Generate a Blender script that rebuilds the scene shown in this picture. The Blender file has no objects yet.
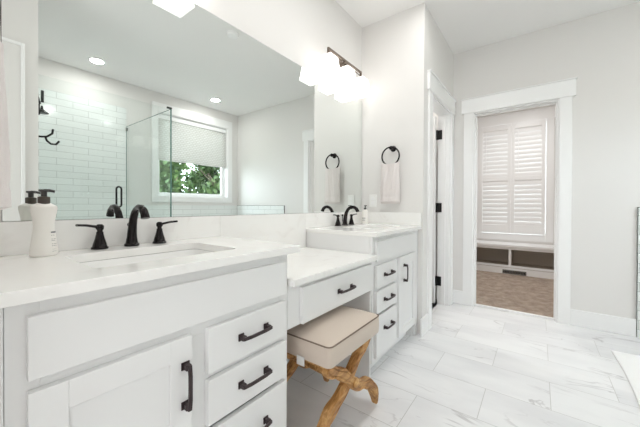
import bpy, bmesh, math, random
from mathutils import Vector, Matrix
random.seed(4)
S = bpy.context.scene
C = S.collection
PI = math.pi

# ------------------------------------------------------------------ camera
yaw, pitch, roll = math.radians(36.85), math.radians(0.3925), math.radians(0.2474)
F = Vector((math.cos(yaw), math.sin(yaw), 0)); R = Vector((math.sin(yaw), -math.cos(yaw), 0)); U = Vector((0, 0, 1))
F2 = F*math.cos(pitch) - U*math.sin(pitch); U2 = U*math.cos(pitch) + F*math.sin(pitch)
R3 = R*math.cos(roll) + U2*math.sin(roll); U3 = U2*math.cos(roll) - R*math.sin(roll)
cam = bpy.data.cameras.new('camera'); co = bpy.data.objects.new('camera', cam); C.objects.link(co)
co.matrix_world = Matrix(((R3.x, U3.x, -F2.x, 0), (R3.y, U3.y, -F2.y, -1.3464), (R3.z, U3.z, -F2.z, 1.0656), (0, 0, 0, 1)))
cam.sensor_width = 36; cam.lens = 36*292.2265/640
cam.shift_y = (207.67-213.5)/640
cam.clip_start = 0.02; cam.clip_end = 200
S.camera = co

# ------------------------------------------------------------------ world, light, exposure
W = bpy.data.worlds.new('sky'); S.world = W; W.use_nodes = True
nt = W.node_tree; bg = nt.nodes['Background']
bg.inputs[0].default_value = (0.85, 0.93, 1.0, 1); bg.inputs[1].default_value = 7.4
S.view_settings.view_transform = 'Standard'; S.view_settings.look = 'None'
S.view_settings.gamma = 1; S.view_settings.use_curve_mapping = False
S.view_settings.exposure = 0.44
S.cycles.max_bounces = 16; S.cycles.diffuse_bounces = 10; S.cycles.glossy_bounces = 8; S.cycles.transparent_max_bounces = 16

def area(name, loc, rot, sx, sy, power, col=(1, 1, 1)):
    l = bpy.data.lights.new(name, 'AREA'); l.shape = 'RECTANGLE'; l.size = sx; l.size_y = sy
    l.energy = power; l.color = col
    o = bpy.data.objects.new(name, l); C.objects.link(o); o.location = loc; o.rotation_euler = rot
    return o
# added fill lamp in the hall beside the camera, brightens room and ceiling
area('added_hall_fill', (-1.0, -1.15, 1.1), Vector((0.93, 0.05, 0.34)).to_track_quat('-Z', 'Y').to_euler(), 0.8, 1.5, 10, (0.97, 0.985, 1.0))

# ------------------------------------------------------------------ materials
def lin(c): return tuple(((v/255)/12.92 if v/255 <= .04045 else ((v/255+.055)/1.055)**2.4) for v in c)
def mat(name, rgb, rough=0.5, metal=0.0, spec=0.5, emit=None, es=0, coat=0, sheen=0, srgb=True):
    m = bpy.data.materials.new(name); m.use_nodes = True
    b = m.node_tree.nodes['Principled BSDF']
    c = lin(rgb) if srgb else rgb
    b.inputs['Base Color'].default_value = (*c, 1); b.inputs['Roughness'].default_value = rough
    b.inputs['Metallic'].default_value = metal; b.inputs['Specular IOR Level'].default_value = spec
    b.inputs['Coat Weight'].default_value = coat; b.inputs['Sheen Weight'].default_value = sheen
    if emit: b.inputs['Emission Color'].default_value = (*emit, 1); b.inputs['Emission Strength'].default_value = es
    return m
def nd(m, t, **k):
    n = m.node_tree.nodes.new(t)
    for a, v in k.items():
        if a in n.inputs: n.inputs[a].default_value = v
        else: setattr(n, a, v)
    return n
def lk(m, a, b): m.node_tree.links.new(a, b)
def bsdf(m): return m.node_tree.nodes['Principled BSDF']
def bump(m, scale, strength, dist=0.002, detail=3, coord='Object'):
    tc = nd(m, 'ShaderNodeTexCoord'); n = nd(m, 'ShaderNodeTexNoise'); n.inputs['Scale'].default_value = scale
    n.inputs['Detail'].default_value = detail
    b = nd(m, 'ShaderNodeBump'); b.inputs['Strength'].default_value = strength; b.inputs['Distance'].default_value = dist
    lk(m, tc.outputs[coord], n.inputs['Vector']); lk(m, n.outputs['Fac'], b.inputs['Height'])
    lk(m, b.outputs['Normal'], bsdf(m).inputs['Normal']); return n
def ramp(m, src, stops):
    r = nd(m, 'ShaderNodeValToRGB'); e = r.color_ramp.elements
    while len(e) < len(stops): e.new(0.5)
    for i, (p, c) in enumerate(stops):
        e[i].position = p; e[i].color = (*lin(c), 1)
    lk(m, src, r.inputs['Fac']); return r
def mix(m, fac, a, b, mode='MIX'):
    n = nd(m, 'ShaderNodeMix'); n.data_type = 'RGBA'; n.blend_type = mode
    for s, i in ((fac, 0), (a, 6), (b, 7)):
        if hasattr(s, 'links'): lk(m, s, n.inputs[i])
        else: n.inputs[i].default_value = s if i == 0 else (*s, 1)
    return n.outputs[2]

paint = mat('wall_paint', (228, 226, 224), 0.75, spec=0.25); bump(paint, 220, 0.08)
ceil_m = mat('ceiling_paint', (240, 239, 238), 0.85, spec=0.2)
trimw = mat('trim_white', (243, 243, 243), 0.35); 
cabw = mat('cabinet_white', (233, 233, 233), 0.35)
cubby = mat('cubby_shaded_paint', (176, 166, 154), 0.7)  # wall paint darkened to carry the shade inside the cubbies
white = mat('gloss_white', (246, 246, 245), 0.12)
bronze = mat('dark_bronze', (38, 34, 35), 0.16, metal=0.7)
black = mat('black_metal', (22, 22, 23), 0.4, metal=0.3)
pullm = mat('pull_bronze', (74, 64, 66), 0.38, metal=0.7)
nickel = mat('brushed_nickel', (128, 116, 106), 0.28, metal=0.9)
chrome = mat('edge_steel', (150, 152, 152), 0.25, metal=0.9)
plastic = mat('bottle_white', (240, 237, 232), 0.3)
pump = mat('pump_brown', (78, 70, 64), 0.35)
pumpd = mat('pump_black', (70, 68, 68), 0.4)
ink = mat('label_ink', (90, 92, 98), 0.5)
shade_glass = mat('lit_frosted_glass', (255, 250, 240), 0.4, emit=(1, 0.985, 0.965), es=1.65)
rim_glass = mat('shade_rim_glass', (250, 250, 246), 0.3, emit=(1, 0.98, 0.95), es=.75)
led = mat('lit_diffuser', (255, 255, 255), 0.4, emit=(1, 0.985, 0.96), es=7)
plate = mat('outlet_plastic', (240, 240, 238), 0.3)
dark = mat('dark_gap', (30, 30, 30), 0.8)

# towels
towelm = mat('towel_terry', (229, 222, 220), 0.95, sheen=0.3); bump(towelm, 420, 0.9, 0.003, 2)
matm = mat('mat_cotton', (246, 246, 246), 0.95, sheen=0.2); bump(matm, 160, 0.8, 0.006, 3)
# stool upholstery
fabric = mat('beige_upholstery', (208, 194, 181), 0.85, sheen=0.2); bump(fabric, 500, 0.4)
piping = mat('upholstery_piping', (128, 112, 99), 0.85)
# wood
wood = mat('carved_oak', (172, 122, 70), 0.5)
n = nd(wood, 'ShaderNodeTexNoise'); n.inputs['Scale'].default_value = 9; n.inputs['Detail'].default_value = 6; n.inputs['Distortion'].default_value = 1.2
tc = nd(wood, 'ShaderNodeTexCoord'); mp = nd(wood, 'ShaderNodeMapping'); mp.inputs['Scale'].default_value = (1, 6, 3.5)
lk(wood, tc.outputs['Object'], mp.inputs['Vector']); lk(wood, mp.outputs[0], n.inputs['Vector'])
r = ramp(wood, n.outputs['Fac'], [(0.3, (138, 92, 48)), (0.5, (190, 142, 86)), (0.72, (218, 178, 122))])
lk(wood, r.outputs[0], bsdf(wood).inputs['Base Color'])
bw = nd(wood, 'ShaderNodeBump'); bw.inputs['Strength'].default_value = 0.4; bw.inputs['Distance'].default_value = 0.003
lk(wood, n.outputs['Fac'], bw.inputs['Height']); lk(wood, bw.outputs[0], bsdf(wood).inputs['Normal'])
wood_dark = mat('oak_groove', (92, 58, 28), 0.6)

# quartz worktop
quartz = mat('white_quartz', (243, 242, 240), 0.14)
tc = nd(quartz, 'ShaderNodeNewGeometry'); n = nd(quartz, 'ShaderNodeTexNoise'); n.inputs['Scale'].default_value = 7; n.inputs['Detail'].default_value = 7; n.inputs['Distortion'].default_value = 1.5
lk(quartz, tc.outputs['Position'], n.inputs['Vector'])
r = ramp(quartz, n.outputs['Fac'], [(0.28, (236, 234, 232)), (0.42, (243, 242, 240)), (1, (245, 245, 244))])
lk(quartz, r.outputs[0], bsdf(quartz).inputs['Base Color'])

# marble floor tiles, half-bond rows running across the room
floor_m = mat('marble_tile', (234, 234, 235), 0.1)
m = floor_m
geo = nd(m, 'ShaderNodeNewGeometry'); sp = nd(m, 'ShaderNodeSeparateXYZ'); lk(m, geo.outputs['Position'], sp.inputs[0])
def madd(m, s, v):
    a = nd(m, 'ShaderNodeMath'); a.operation = 'ADD'; lk(m, s, a.inputs[0]); a.inputs[1].default_value = v; return a.outputs[0]
cb = nd(m, 'ShaderNodeCombineXYZ'); lk(m, madd(m, sp.outputs['Y'], 1.405), cb.inputs['X']); lk(m, madd(m, sp.outputs['X'], -1.640), cb.inputs['Y'])
br = nd(m, 'ShaderNodeTexBrick'); br.offset = 0.5; br.offset_frequency = 2
br.inputs['Scale'].default_value = 1; br.inputs['Brick Width'].default_value = 0.6; br.inputs['Row Height'].default_value = 0.3055
br.inputs['Mortar Size'].default_value = 0.0016; br.inputs['Mortar Smooth'].default_value = 0.1; br.inputs['Bias'].default_value = 0
br.inputs['Color1'].default_value = (0, 0, 0, 1); br.inputs['Color2'].default_value = (1, 1, 1, 1); br.inputs['Mortar'].default_value = (0.5, 0.5, 0.5, 1)
lk(m, cb.outputs[0], br.inputs['Vector'])
# shift the vein pattern from tile to tile
vs = nd(m, 'ShaderNodeVectorMath'); vs.operation = 'MULTIPLY_ADD'; lk(m, br.outputs['Color'], vs.inputs[0]); vs.inputs[1].default_value = (7, 11, 5)
lk(m, geo.outputs['Position'], vs.inputs[2])
mp = nd(m, 'ShaderNodeMapping'); mp.inputs['Rotation'].default_value = (0, 0, math.radians(28)); mp.inputs['Scale'].default_value = (2.6, 0.9, 1)
lk(m, vs.outputs[0], mp.inputs['Vector'])
def vein(m, vec, scale, dist, width, detail=5):
    n = nd(m, 'ShaderNodeTexNoise'); n.inputs['Scale'].default_value = scale; n.inputs['Detail'].default_value = detail; n.inputs['Distortion'].default_value = dist
    lk(m, vec, n.inputs['Vector'])
    a = nd(m, 'ShaderNodeMath'); a.operation = 'SUBTRACT'; lk(m, n.outputs['Fac'], a.inputs[0]); a.inputs[1].default_value = 0.5
    b = nd(m, 'ShaderNodeMath'); b.operation = 'ABSOLUTE'; lk(m, a.outputs[0], b.inputs[0])
    c = nd(m, 'ShaderNodeMapRange'); lk(m, b.outputs[0], c.inputs['Value']); c.inputs['From Max'].default_value = width
    c.inputs['To Min'].default_value = 1; c.inputs['To Max'].default_value = 0; c.clamp = True
    return c.outputs[0]
v1 = vein(m, mp.outputs[0], 1.6, 0.9, 0.012)
msk = nd(m, 'ShaderNodeTexNoise'); msk.inputs['Scale'].default_value = 2.2; lk(m, vs.outputs[0], msk.inputs['Vector'])
mr = nd(m, 'ShaderNodeMapRange'); lk(m, msk.outputs['Fac'], mr.inputs['Value']); mr.inputs['From Min'].default_value = 0.45; mr.inputs['From Max'].default_value = 0.62
mm = nd(m, 'ShaderNodeMath'); mm.operation = 'MULTIPLY'; lk(m, v1, mm.inputs[0]); lk(m, mr.outputs[0], mm.inputs[1])
cl = nd(m, 'ShaderNodeTexNoise'); cl.inputs['Scale'].default_value = 1.8; cl.inputs['Detail'].default_value = 4; lk(m, mp.outputs[0], cl.inputs['Vector'])
base = ramp(m, cl.outputs['Fac'], [(0.35, (219, 219, 221)), (0.6, (231, 231, 232))]).outputs[0]
c1 = mix(m, mm.outputs[0], base, lin((190, 188, 190)))
c2 = mix(m, br.outputs['Fac'], c1, lin((176, 175, 173)))
lk(m, c2, bsdf(m).inputs['Base Color'])
rr = nd(m, 'ShaderNodeMapRange'); lk(m, br.outputs['Fac'], rr.inputs['Value']); rr.inputs['To Min'].default_value = 0.05; rr.inputs['To Max'].default_value = 0.7
lk(m, rr.outputs[0], bsdf(m).inputs['Roughness'])

def subway(name, a, b, col=(238, 241, 240)):
    """subway tile; a, b = world axes that run along and up the wall"""
    m = mat(name, col, 0.12)
    geo = nd(m, 'ShaderNodeNewGeometry'); sp = nd(m, 'ShaderNodeSeparateXYZ'); lk(m, geo.outputs['Position'], sp.inputs[0])
    cb = nd(m, 'ShaderNodeCombineXYZ'); lk(m, madd(m, sp.outputs[a], 20.0), cb.inputs['X']); lk(m, madd(m, sp.outputs[b], 0.013), cb.inputs['Y'])
    br = nd(m, 'ShaderNodeTexBrick'); br.inputs['Scale'].default_value = 1; br.inputs['Brick Width'].default_value = 0.305
    br.inputs['Row Height'].default_value = 0.0775; br.inputs['Mortar Size'].default_value = 0.0016; br.inputs['Mortar Smooth'].default_value = 0.2
    br.inputs['Color1'].default_value = (*lin(col), 1); br.inputs['Color2'].default_value = (*lin(tuple(c-5 for c in col)), 1)
    br.inputs['Mortar'].default_value = (*lin((170, 175, 173)), 1)
    lk(m, cb.outputs[0], br.inputs['Vector']); lk(m, br.outputs['Color'], bsdf(m).inputs['Base Color'])
    b_ = nd(m, 'ShaderNodeBump'); b_.inputs['Strength'].default_value = 0.5; b_.inputs['Distance'].default_value = 0.002; b_.invert = True
    lk(m, br.outputs['Fac'], b_.inputs['Height']); lk(m, b_.outputs[0], bsdf(m).inputs['Normal'])
    return m
tile_x = subway('subway_tile_across', 'X', 'Z'); tile_y = subway('subway_tile_along', 'Y', 'Z')

carpet = mat('taupe_carpet', (176, 158, 142), 0.98, sheen=0.2)
n = nd(carpet, 'ShaderNodeTexNoise'); n.inputs['Scale'].default_value = 9; n.inputs['Detail'].default_value = 9; n.inputs['Roughness'].default_value = 0.75
g_ = nd(carpet, 'ShaderNodeNewGeometry'); lk(carpet, g_.outputs['Position'], n.inputs['Vector'])
r = ramp(carpet, n.outputs['Fac'], [(0.35, (138, 118, 102)), (0.62, (184, 166, 150))]); lk(carpet, r.outputs[0], bsdf(carpet).inputs['Base Color'])
bb = nd(carpet, 'ShaderNodeBump'); bb.inputs['Strength'].default_value = 0.8; bb.inputs['Distance'].default_value = 0.01
lk(carpet, n.outputs['Fac'], bb.inputs['Height']); lk(carpet, bb.outputs[0], bsdf(carpet).inputs['Normal'])

mirror_m = mat('silvered_mirror', (240, 244, 242), 0.0, metal=1.0)

def glass(name, tint, gloss=1.0):
    m = bpy.data.materials.new(name); m.use_nodes = True; t = m.node_tree; t.nodes.clear()
    o = t.nodes.new('ShaderNodeOutputMaterial'); mx = t.nodes.new('ShaderNodeMixShader'); tr = t.nodes.new('ShaderNodeBsdfTransparent')
    gl = t.nodes.new('ShaderNodeBsdfGlossy'); fr = t.nodes.new('ShaderNodeFresnel'); fr.inputs[0].default_value = 1.45
    tr.inputs[0].default_value = (*tint, 1); gl.inputs['Roughness'].default_value = 0.0
    
    ge = t.nodes.new('ShaderNodeNewGeometry'); ma = t.nodes.new('ShaderNodeMath'); ma.operation = 'SUBTRACT'; ma.inputs[0].default_value = 1
    mu = t.nodes.new('ShaderNodeMath'); mu.operation = 'MULTIPLY'
    t.links.new(ge.outputs['Backfacing'], ma.inputs[1]); t.links.new(fr.outputs[0], mu.inputs[0]); t.links.new(ma.outputs[0], mu.inputs[1])
    t.links.new(mu.outputs[0], mx.inputs[0]); t.links.new(tr.outputs[0], mx.inputs[1]); t.links.new(gl.outputs[0], mx.inputs[2]); t.links.new(mx.outputs[0], o.inputs[0])
    return m
shower_glass = glass('shower_glass', (0.975, 0.992, 0.987))
pane_glass = glass('window_glass', (0.96, 0.98, 0.97))
glass_edge = mat('glass_edge_green', (96, 132, 124), 0.15)

# window shade fabric
shade_f = mat('shade_fabric', (214, 212, 208), 0.9)
tc = nd(shade_f, 'ShaderNodeNewGeometry'); sp = nd(shade_f, 'ShaderNodeSeparateXYZ'); lk(shade_f, tc.outputs['Position'], sp.inputs[0])
cb = nd(shade_f, 'ShaderNodeCombineXYZ'); lk(shade_f, madd(shade_f, sp.outputs['X'], 5), cb.inputs['X']); lk(shade_f, sp.outputs['Z'], cb.inputs['Y'])
br = nd(shade_f, 'ShaderNodeTexBrick'); br.inputs['Scale'].default_value = 1; br.inputs['Brick Width'].default_value = 0.05; br.inputs['Row Height'].default_value = 0.03
br.inputs['Mortar Size'].default_value = 0.004; br.inputs['Mortar Smooth'].default_value = 0.5
br.inputs['Color1'].default_value = (*lin((232, 231, 229)), 1); br.inputs['Color2'].default_value = (*lin((226, 225, 222)), 1); br.inputs['Mortar'].default_value = (*lin((198, 195, 190)), 1)
tl = nd(shade_f, 'ShaderNodeBsdfTranslucent'); mxs = nd(shade_f, 'ShaderNodeMixShader'); mxs.inputs[0].default_value = 0.33
lk(shade_f, br.outputs['Color'], tl.inputs['Color']); lk(shade_f, bsdf(shade_f).outputs[0], mxs.inputs[1]); lk(shade_f, tl.outputs[0], mxs.inputs[2])
lk(shade_f, mxs.outputs[0], [q for q in shade_f.node_tree.nodes if q.type == 'OUTPUT_MATERIAL'][0].inputs['Surface'])
lk(shade_f, cb.outputs[0], br.inputs['Vector']); lk(shade_f, br.outputs['Color'], bsdf(shade_f).inputs['Base Color'])

leaf_m = mat('leaf_green', (96, 128, 66), 0.6)
n = nd(leaf_m, 'ShaderNodeObjectInfo'); n2 = nd(leaf_m, 'ShaderNodeTexNoise'); n2.inputs['Scale'].default_value = 2.5; n2.inputs['Detail'].default_value = 4
g_ = nd(leaf_m, 'ShaderNodeNewGeometry'); lk(leaf_m, g_.outputs['Position'], n2.inputs['Vector'])
r = ramp(leaf_m, n2.outputs['Fac'], [(0.3, (36, 56, 30)), (0.5, (60, 84, 42)), (0.7, (92, 112, 60))]); lk(leaf_m, r.outputs[0], bsdf(leaf_m).inputs['Base Color'])
bark = mat('bark', (96, 84, 72), 0.9)
grass = mat('lawn', (60, 78, 42), 0.95); bump(grass, 40, 0.8, 0.02)

# ------------------------------------------------------------------ mesh helpers
ORG = {}
class MB:
    def __init__(s): s.bm = bmesh.new()
    def box(s, x0, x1, y0, y1, z0, z1, M=None):
        if x0 > x1: x0, x1 = x1, x0
        if y0 > y1: y0, y1 = y1, y0
        if z0 > z1: z0, z1 = z1, z0
        vs = [s.bm.verts.new(Vector(p)) for p in ((x0,y0,z0),(x1,y0,z0),(x1,y1,z0),(x0,y1,z0),(x0,y0,z1),(x1,y0,z1),(x1,y1,z1),(x0,y1,z1))]
        for f in ((0,3,2,1),(4,5,6,7),(0,1,5,4),(1,2,6,5),(2,3,7,6),(3,0,4,7)): s.bm.faces.new([vs[i] for i in f])
        if M:
            for v in vs: v.co = M @ v.co
        return s
    def prism(s, pts, axis, a, b, M=None):
        """outline pts (2-D) pushed along axis from a to b"""
        def P(p, t):
            return Vector((t, p[0], p[1])) if axis == 'X' else Vector((p[0], t, p[1])) if axis == 'Y' else Vector((p[0], p[1], t))
        A = [s.bm.verts.new(P(p, a)) for p in pts]; B = [s.bm.verts.new(P(p, b)) for p in pts]
        if M:
            for v in A+B: v.co = M @ v.co
        n = len(pts); s.bm.faces.new(A); s.bm.faces.new(B[::-1])
        for i in range(n): s.bm.faces.new((A[i], B[i], B[(i+1) % n], A[(i+1) % n]))
        return s
    def lathe(s, prof, cx, cy, n=24, M=None, sx=1, sy=1):
        rings = []
        for r, z in prof:
            rings.append([s.bm.verts.new(Vector((cx+sx*r*math.cos(2*PI*i/n), cy+sy*r*math.sin(2*PI*i/n), z))) for i in range(n)])
        for a, b in zip(rings, rings[1:]):
            for i in range(n): s.bm.faces.new((a[i], a[(i+1) % n], b[(i+1) % n], b[i]))
        s.bm.faces.new(rings[0][::-1]); s.bm.faces.new(rings[-1])
        if M:
            for rg in rings:
                for v in rg: v.co = M @ v.co
        return s
    def tube(s, pts, rad, n=12, flat=None, closed=False):
        pts = [Vector(p) for p in pts]; N = len(pts)
        if not isinstance(rad, (list, tuple)): rad = [rad]*N
        rings = []; up = None
        for i, p in enumerate(pts):
            if closed: t = (pts[(i+1) % N]-pts[i-1]).normalized()
            else: t = (pts[min(i+1, N-1)]-pts[max(i-1, 0)]).normalized()
            if up is None:
                up = Vector((0, 0, 1)) if abs(t.z) < 0.9 else Vector((1, 0, 0))
            a = (up - t*up.dot(t)).normalized(); b = t.cross(a); up = a
            r = rad[i]; fl = flat[i] if flat else 1
            rings.append([s.bm.verts.new(p + a*r*fl*math.cos(2*PI*k/n) + b*r*math.sin(2*PI*k/n)) for k in range(n)])
        pr = list(zip(rings, rings[1:])) + ([(rings[-1], rings[0])] if closed else [])
        for a, b in pr:
            for k in range(n): s.bm.faces.new((a[k], a[(k+1) % n], b[(k+1) % n], b[k]))
        if not closed: s.bm.faces.new(rings[0][::-1]); s.bm.faces.new(rings[-1])
        return s
    def build(s, name, m, parent=None, bevel=0, seg=2, smooth=False, origin=None, sub=0):
        bmesh.ops.recalc_face_normals(s.bm, faces=s.bm.faces)
        me = bpy.data.meshes.new(name); s.bm.to_mesh(me); s.bm.free()
        if parent is not None: org = ORG[parent.name]
        elif origin is not None: org = Vector(origin)
        else:
            xs = [v.co for v in me.vertices]
            org = Vector(((min(v.x for v in xs)+max(v.x for v in xs))/2, (min(v.y for v in xs)+max(v.y for v in xs))/2, min(v.z for v in xs)))
        me.transform(Matrix.Translation(-org)); me.materials.append(m)
        o = bpy.data.objects.new(name, me); C.objects.link(o)
        if parent is not None: o.parent = parent
        else: o.location = org
        ORG[o.name] = org
        if smooth:
            for p in me.polygons: p.use_smooth = True
            me.set_sharp_from_angle(angle=math.radians(40))
        if bevel:
            b = o.modifiers.new('bevel', 'BEVEL'); b.width = bevel; b.segments = seg; b.limit_method = 'ANGLE'; b.angle_limit = math.radians(40)
            b.harden_normals = False
        if sub:
            b = o.modifiers.new('sub', 'SUBSURF'); b.levels = sub; b.render_levels = sub
        return o
def B(*a): return MB().box(*a)
def thing(name, loc, label, cat, group=None, kind=None):
    o = bpy.data.objects.new(name, None); C.objects.link(o); o.location = loc; o.empty_display_size = 0.05
    ORG[o.name] = Vector(loc); return tag(o, label, cat, group, kind)
def tag(o, label=None, cat=None, group=None, kind=None):
    if label: o['label'] = label
    if cat: o['category'] = cat
    if group: o['group'] = group
    if kind: o['kind'] = kind
    return o
def struct(o, label, cat): return tag(o, label, cat, None, 'structure')
def children(o): return [c for c in bpy.data.objects if c.parent == o]
def copy_tree(o, loc=None, rotz=None, label=None, parent=None):
    kids = children(o)
    c = o.copy(); C.objects.link(c); c.parent = parent
    if loc is not None: c.location = loc
    if rotz is not None: c.rotation_euler = (0, 0, rotz)
    if label: c['label'] = label
    for k in kids: copy_tree(k, parent=c)
    return c

# ------------------------------------------------------------------ room shell
XE, XR, DR, WW, CH = 3.4766, 2.446, 0.579, 3.2205, 2.743
struct(B(-1.6, XE+.06, -3.34, .0, -.1, 0).build('floor', floor_m), 'polished white marble-look tile bathroom floor with thin grey veins', 'floor')
struct(B(-1.6, XE+.12, -3.34, 1.3, CH, CH+.1).build('ceiling', ceil_m), 'smooth white bathroom ceiling above the vanities', 'ceiling')
struct(B(-.08, XR, 0, .12, 0, CH).build('wall_left', paint), 'white wall behind the long mirror and vanities', 'wall')
struct(B(-.08, .04, -.60, 0, 0, CH).build('wall_left_near', paint), 'short return wall at the near end of the vanities', 'wall')
# far return wall + side wall holding door_2
b = MB().box(XR, XR+.12, -DR+.12, .12, 0, CH)
b.box(XR, 2.65, -DR, -DR+.12, 0, CH).box(3.345, XE, -DR, -DR+.12, 0, CH).box(2.65, 3.345, -DR, -DR+.12, 2.066, CH)
struct(b.build('wall_side', paint), 'wall jutting out past the far vanity with a side doorway', 'wall')
# end wall with door_1
b = MB().box(XE, XE+.12, -.781, -.47, 0, CH).box(XE, XE+.12, -3.34, -1.4897, 0, CH).box(XE, XE+.12, -1.4897, -.781, 2.066, CH).box(XE, XE+.12, -.47, 1.3, 0, CH)
struct(b.build('wall_far', paint), 'warm grey end wall around the open doorway', 'wall')
# opposite wall with window
wx0, wx1, wz0, wz1 = 2.035, 3.255, 1.20, 2.455
b = MB().box(-1.2, wx0, -3.34, -WW, 0, CH).box(wx1, XE, -3.34, -WW, 0, CH).box(wx0, wx1, -3.34, -WW, 0, wz0).box(wx0, wx1, -3.34, -WW, wz1, CH)
struct(b.build('wall_right', paint), 'wall opposite the mirror holding the big window', 'wall')
# closet block near the camera and door 3
b = MB().box(-1.6, .477, -1.72, -1.6, 0, CH).box(.357, .477, -WW, -1.72, 0, CH)
struct(b.build('wall_near', paint), 'grey closet wall reflected at the left edge of the mirror', 'wall')
struct(B(-1.6, -.08, -.72, -.60, 0, CH).build('wall_hall', paint), 'hall wall beside the near vanity return', 'wall')
struct(B(-1.72, -1.6, -1.72, -.6, 0, CH).build('wall_hall_end', paint), 'closed end of the hall behind the camera', 'wall')
# toilet room behind door 2
struct(B(XR+.12, XE, -.47, 1.3, -.1, -.0).build('floor_side', floor_m), 'tile floor of the small side room', 'floor')
struct(B(XR, XR+.12, .12, 1.3, 0, CH).build('wall_side_left', paint), 'left wall of the small side room', 'wall')
struct(B(XR, XE+.12, 1.3, 1.42, 0, CH).build('wall_side_back', paint), 'back wall of the small side room', 'wall')
# carpeted room beyond door 1
X2, Y2a, Y2b = 5.88, -.18, -2.3
struct(B(XE+.06, X2, Y2b, Y2a, -.1, 0.006).build('floor_carpet', carpet), 'taupe carpet floor in the room beyond the end doorway', 'carpet')
struct(B(XE+.12, X2+.12, Y2b, Y2a, CH, CH+.1).build('ceiling_far', ceil_m), 'ceiling of the room beyond the end doorway', 'ceiling')
b = MB().box(X2, X2+.12, Y2a, -.53, 0, CH).box(X2, X2+.12, Y2b, -1.40, 0, CH).box(X2, X2+.12, -1.40, -.53, 0, .63).box(X2, X2+.12, -1.40, -.53, 2.43, CH)
struct(b.build('wall_closet_back', paint), 'wall around the shuttered window beyond the end doorway', 'wall')
struct(B(XE+.12, X2+.12, Y2a, Y2a+.12, 0, CH).build('wall_closet_left', paint), 'left wall of the carpeted room', 'wall')
struct(B(XE+.12, X2+.12, Y2b-.12, Y2b, 0, CH).build('wall_closet_right', paint), 'right wall of the carpeted room', 'wall')

# wall tile
struct(B(.49, 1.62, -WW, -WW+.012, .0, 2.39).build('trim_shower_tile_back', tile_x), 'white subway tile on the back wall of the shower', 'wall tile')
struct(B(.477, .489, -WW, -1.98, .0, 2.39).build('trim_shower_tile_side', tile_y), 'white subway tile on the near side wall of the shower', 'wall tile')
struct(B(1.62, XE-.012, -WW, -WW+.012, .0, 1.061).build('trim_tile_right', tile_x), 'low white subway tile band below the big window', 'wall tile')
struct(B(XE-.012, XE, -WW, -1.996, .0, 1.061).build('trim_tile_far', tile_y), 'white subway tile at the right end of the far wall', 'wall tile')
struct(B(XE-.014, XE, -1.996, -1.990, 0, 1.064).box(XE-.014, XE, -WW+.014, -1.996, 1.061, 1.066).build('trim_tile_edge', chrome), 'thin steel edge strip around the far wall tile', 'edge strip')

# ---- doorways
def casing_x(xf, yl, yr, zt, parent, d=-1, w=.09):
    """casing on a wall face at x = xf (room on the d side); yl > yr"""
    t = .018*d
    MB().box(xf, xf+t, yl, yl+w, 0, zt-.004).box(xf, xf+t, yr-w, yr, 0, zt-.004).build('casing', trimw, parent, .002)
    MB().box(xf, xf+.024*d, yr-w-.024, yl+w+.024, zt-.006, zt+.142).box(xf, xf+.036*d, yr-w-.03, yl+w+.03, zt+.142, zt+.152).build('header', trimw, parent, .002)
def casing_y(yf, xl, xr, zt, parent, d=-1, w=.09):
    t = .018*d
    MB().box(xl-w, xl, yf, yf+t, 0, zt-.004).box(xr, xr+w, yf, yf+t, 0, zt-.004).build('casing', trimw, parent, .002)
    MB().box(xl-w-.024, xr+w+.024, yf, yf+.024*d, zt-.006, zt+.142).box(xl-w-.03, xr+w+.03, yf, yf+.036*d, zt+.142, zt+.152).build('header', trimw, parent, .002)
d1 = struct(thing('door_1', (XE, -1.14, 0), None, None), 'white cased open doorway in the end wall leading to carpet', 'doorway')
casing_x(XE, -.781, -1.4897, 2.066, d1)
MB().box(XE, XE+.12, -.781-.014, -.781, 0, 2.066).box(XE, XE+.12, -1.4897, -1.4757, 0, 2.066).box(XE, XE+.12, -1.4757, -.795, 2.048, 2.066).box(XE+.05, XE+.085, -.807, -.795, 0, 2.048).box(XE+.05, XE+.085, -1.4757, -1.4637, 0, 2.048).box(XE+.05, XE+.085, -1.4637, -.807, 2.036, 2.048).build('jamb', trimw, d1, .0015)
B(XE+.045, XE+.075, -1.4757, -.795, 0, .012).build('threshold', trimw, d1, .003)
casing_x(XE+.12, -.781, -1.4897, 2.066, d1, 1)
d2 = struct(thing('door_2', (3.03, -DR, 0), None, None), 'white cased side doorway past the far vanity with door open', 'doorway')
casing_y(-DR, 2.65, 3.345, 2.066, d2)
MB().box(2.65, 2.668, -DR, -DR+.12, 0, 2.066).box(3.327, 3.345, -DR, -DR+.12, 0, 2.066).box(2.668, 3.327, -DR, -DR+.12, 2.048, 2.066).box(3.315, 3.327, -DR+.04, -DR+.075, 0, 2.048).build('jamb', trimw, d2, .0015)
leaf = B(3.285, 3.320, -DR+.135, -DR+.135+.62, .012, 2.04).box(3.279, 3.285, -DR+.135, -DR+.235, .012, 2.04).box(3.279, 3.285, -DR+.655, -DR+.755, .012, 2.04).box(3.279, 3.285, -DR+.235, -DR+.655, 1.9, 2.04).box(3.279, 3.285, -DR+.235, -DR+.655, .012, .22).box(3.279, 3.285, -DR+.235, -DR+.655, .95, 1.1).build('door_leaf', trimw, d2, .0015)
for z in (1.84, 1.05, .25):
    MB().box(3.316, 3.328, -DR+.072, -DR+.132, z-.05, z+.05).box(3.303, 3.3275, -DR+.118, -DR+.134, z-.052, z+.052).build('hinge', black, leaf, .002)
MB().lathe([(.024, 0), (.024, .012), (.01, .016), (.01, .04), (.026, .05), (.026, .062), (.01, .07)], 0, 0, 20, Matrix.Translation((3.279, -DR+.69, .95)) @ Matrix.Rotation(-PI/2, 4, 'Y')).build('door_knob', black, leaf, smooth=True)
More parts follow.
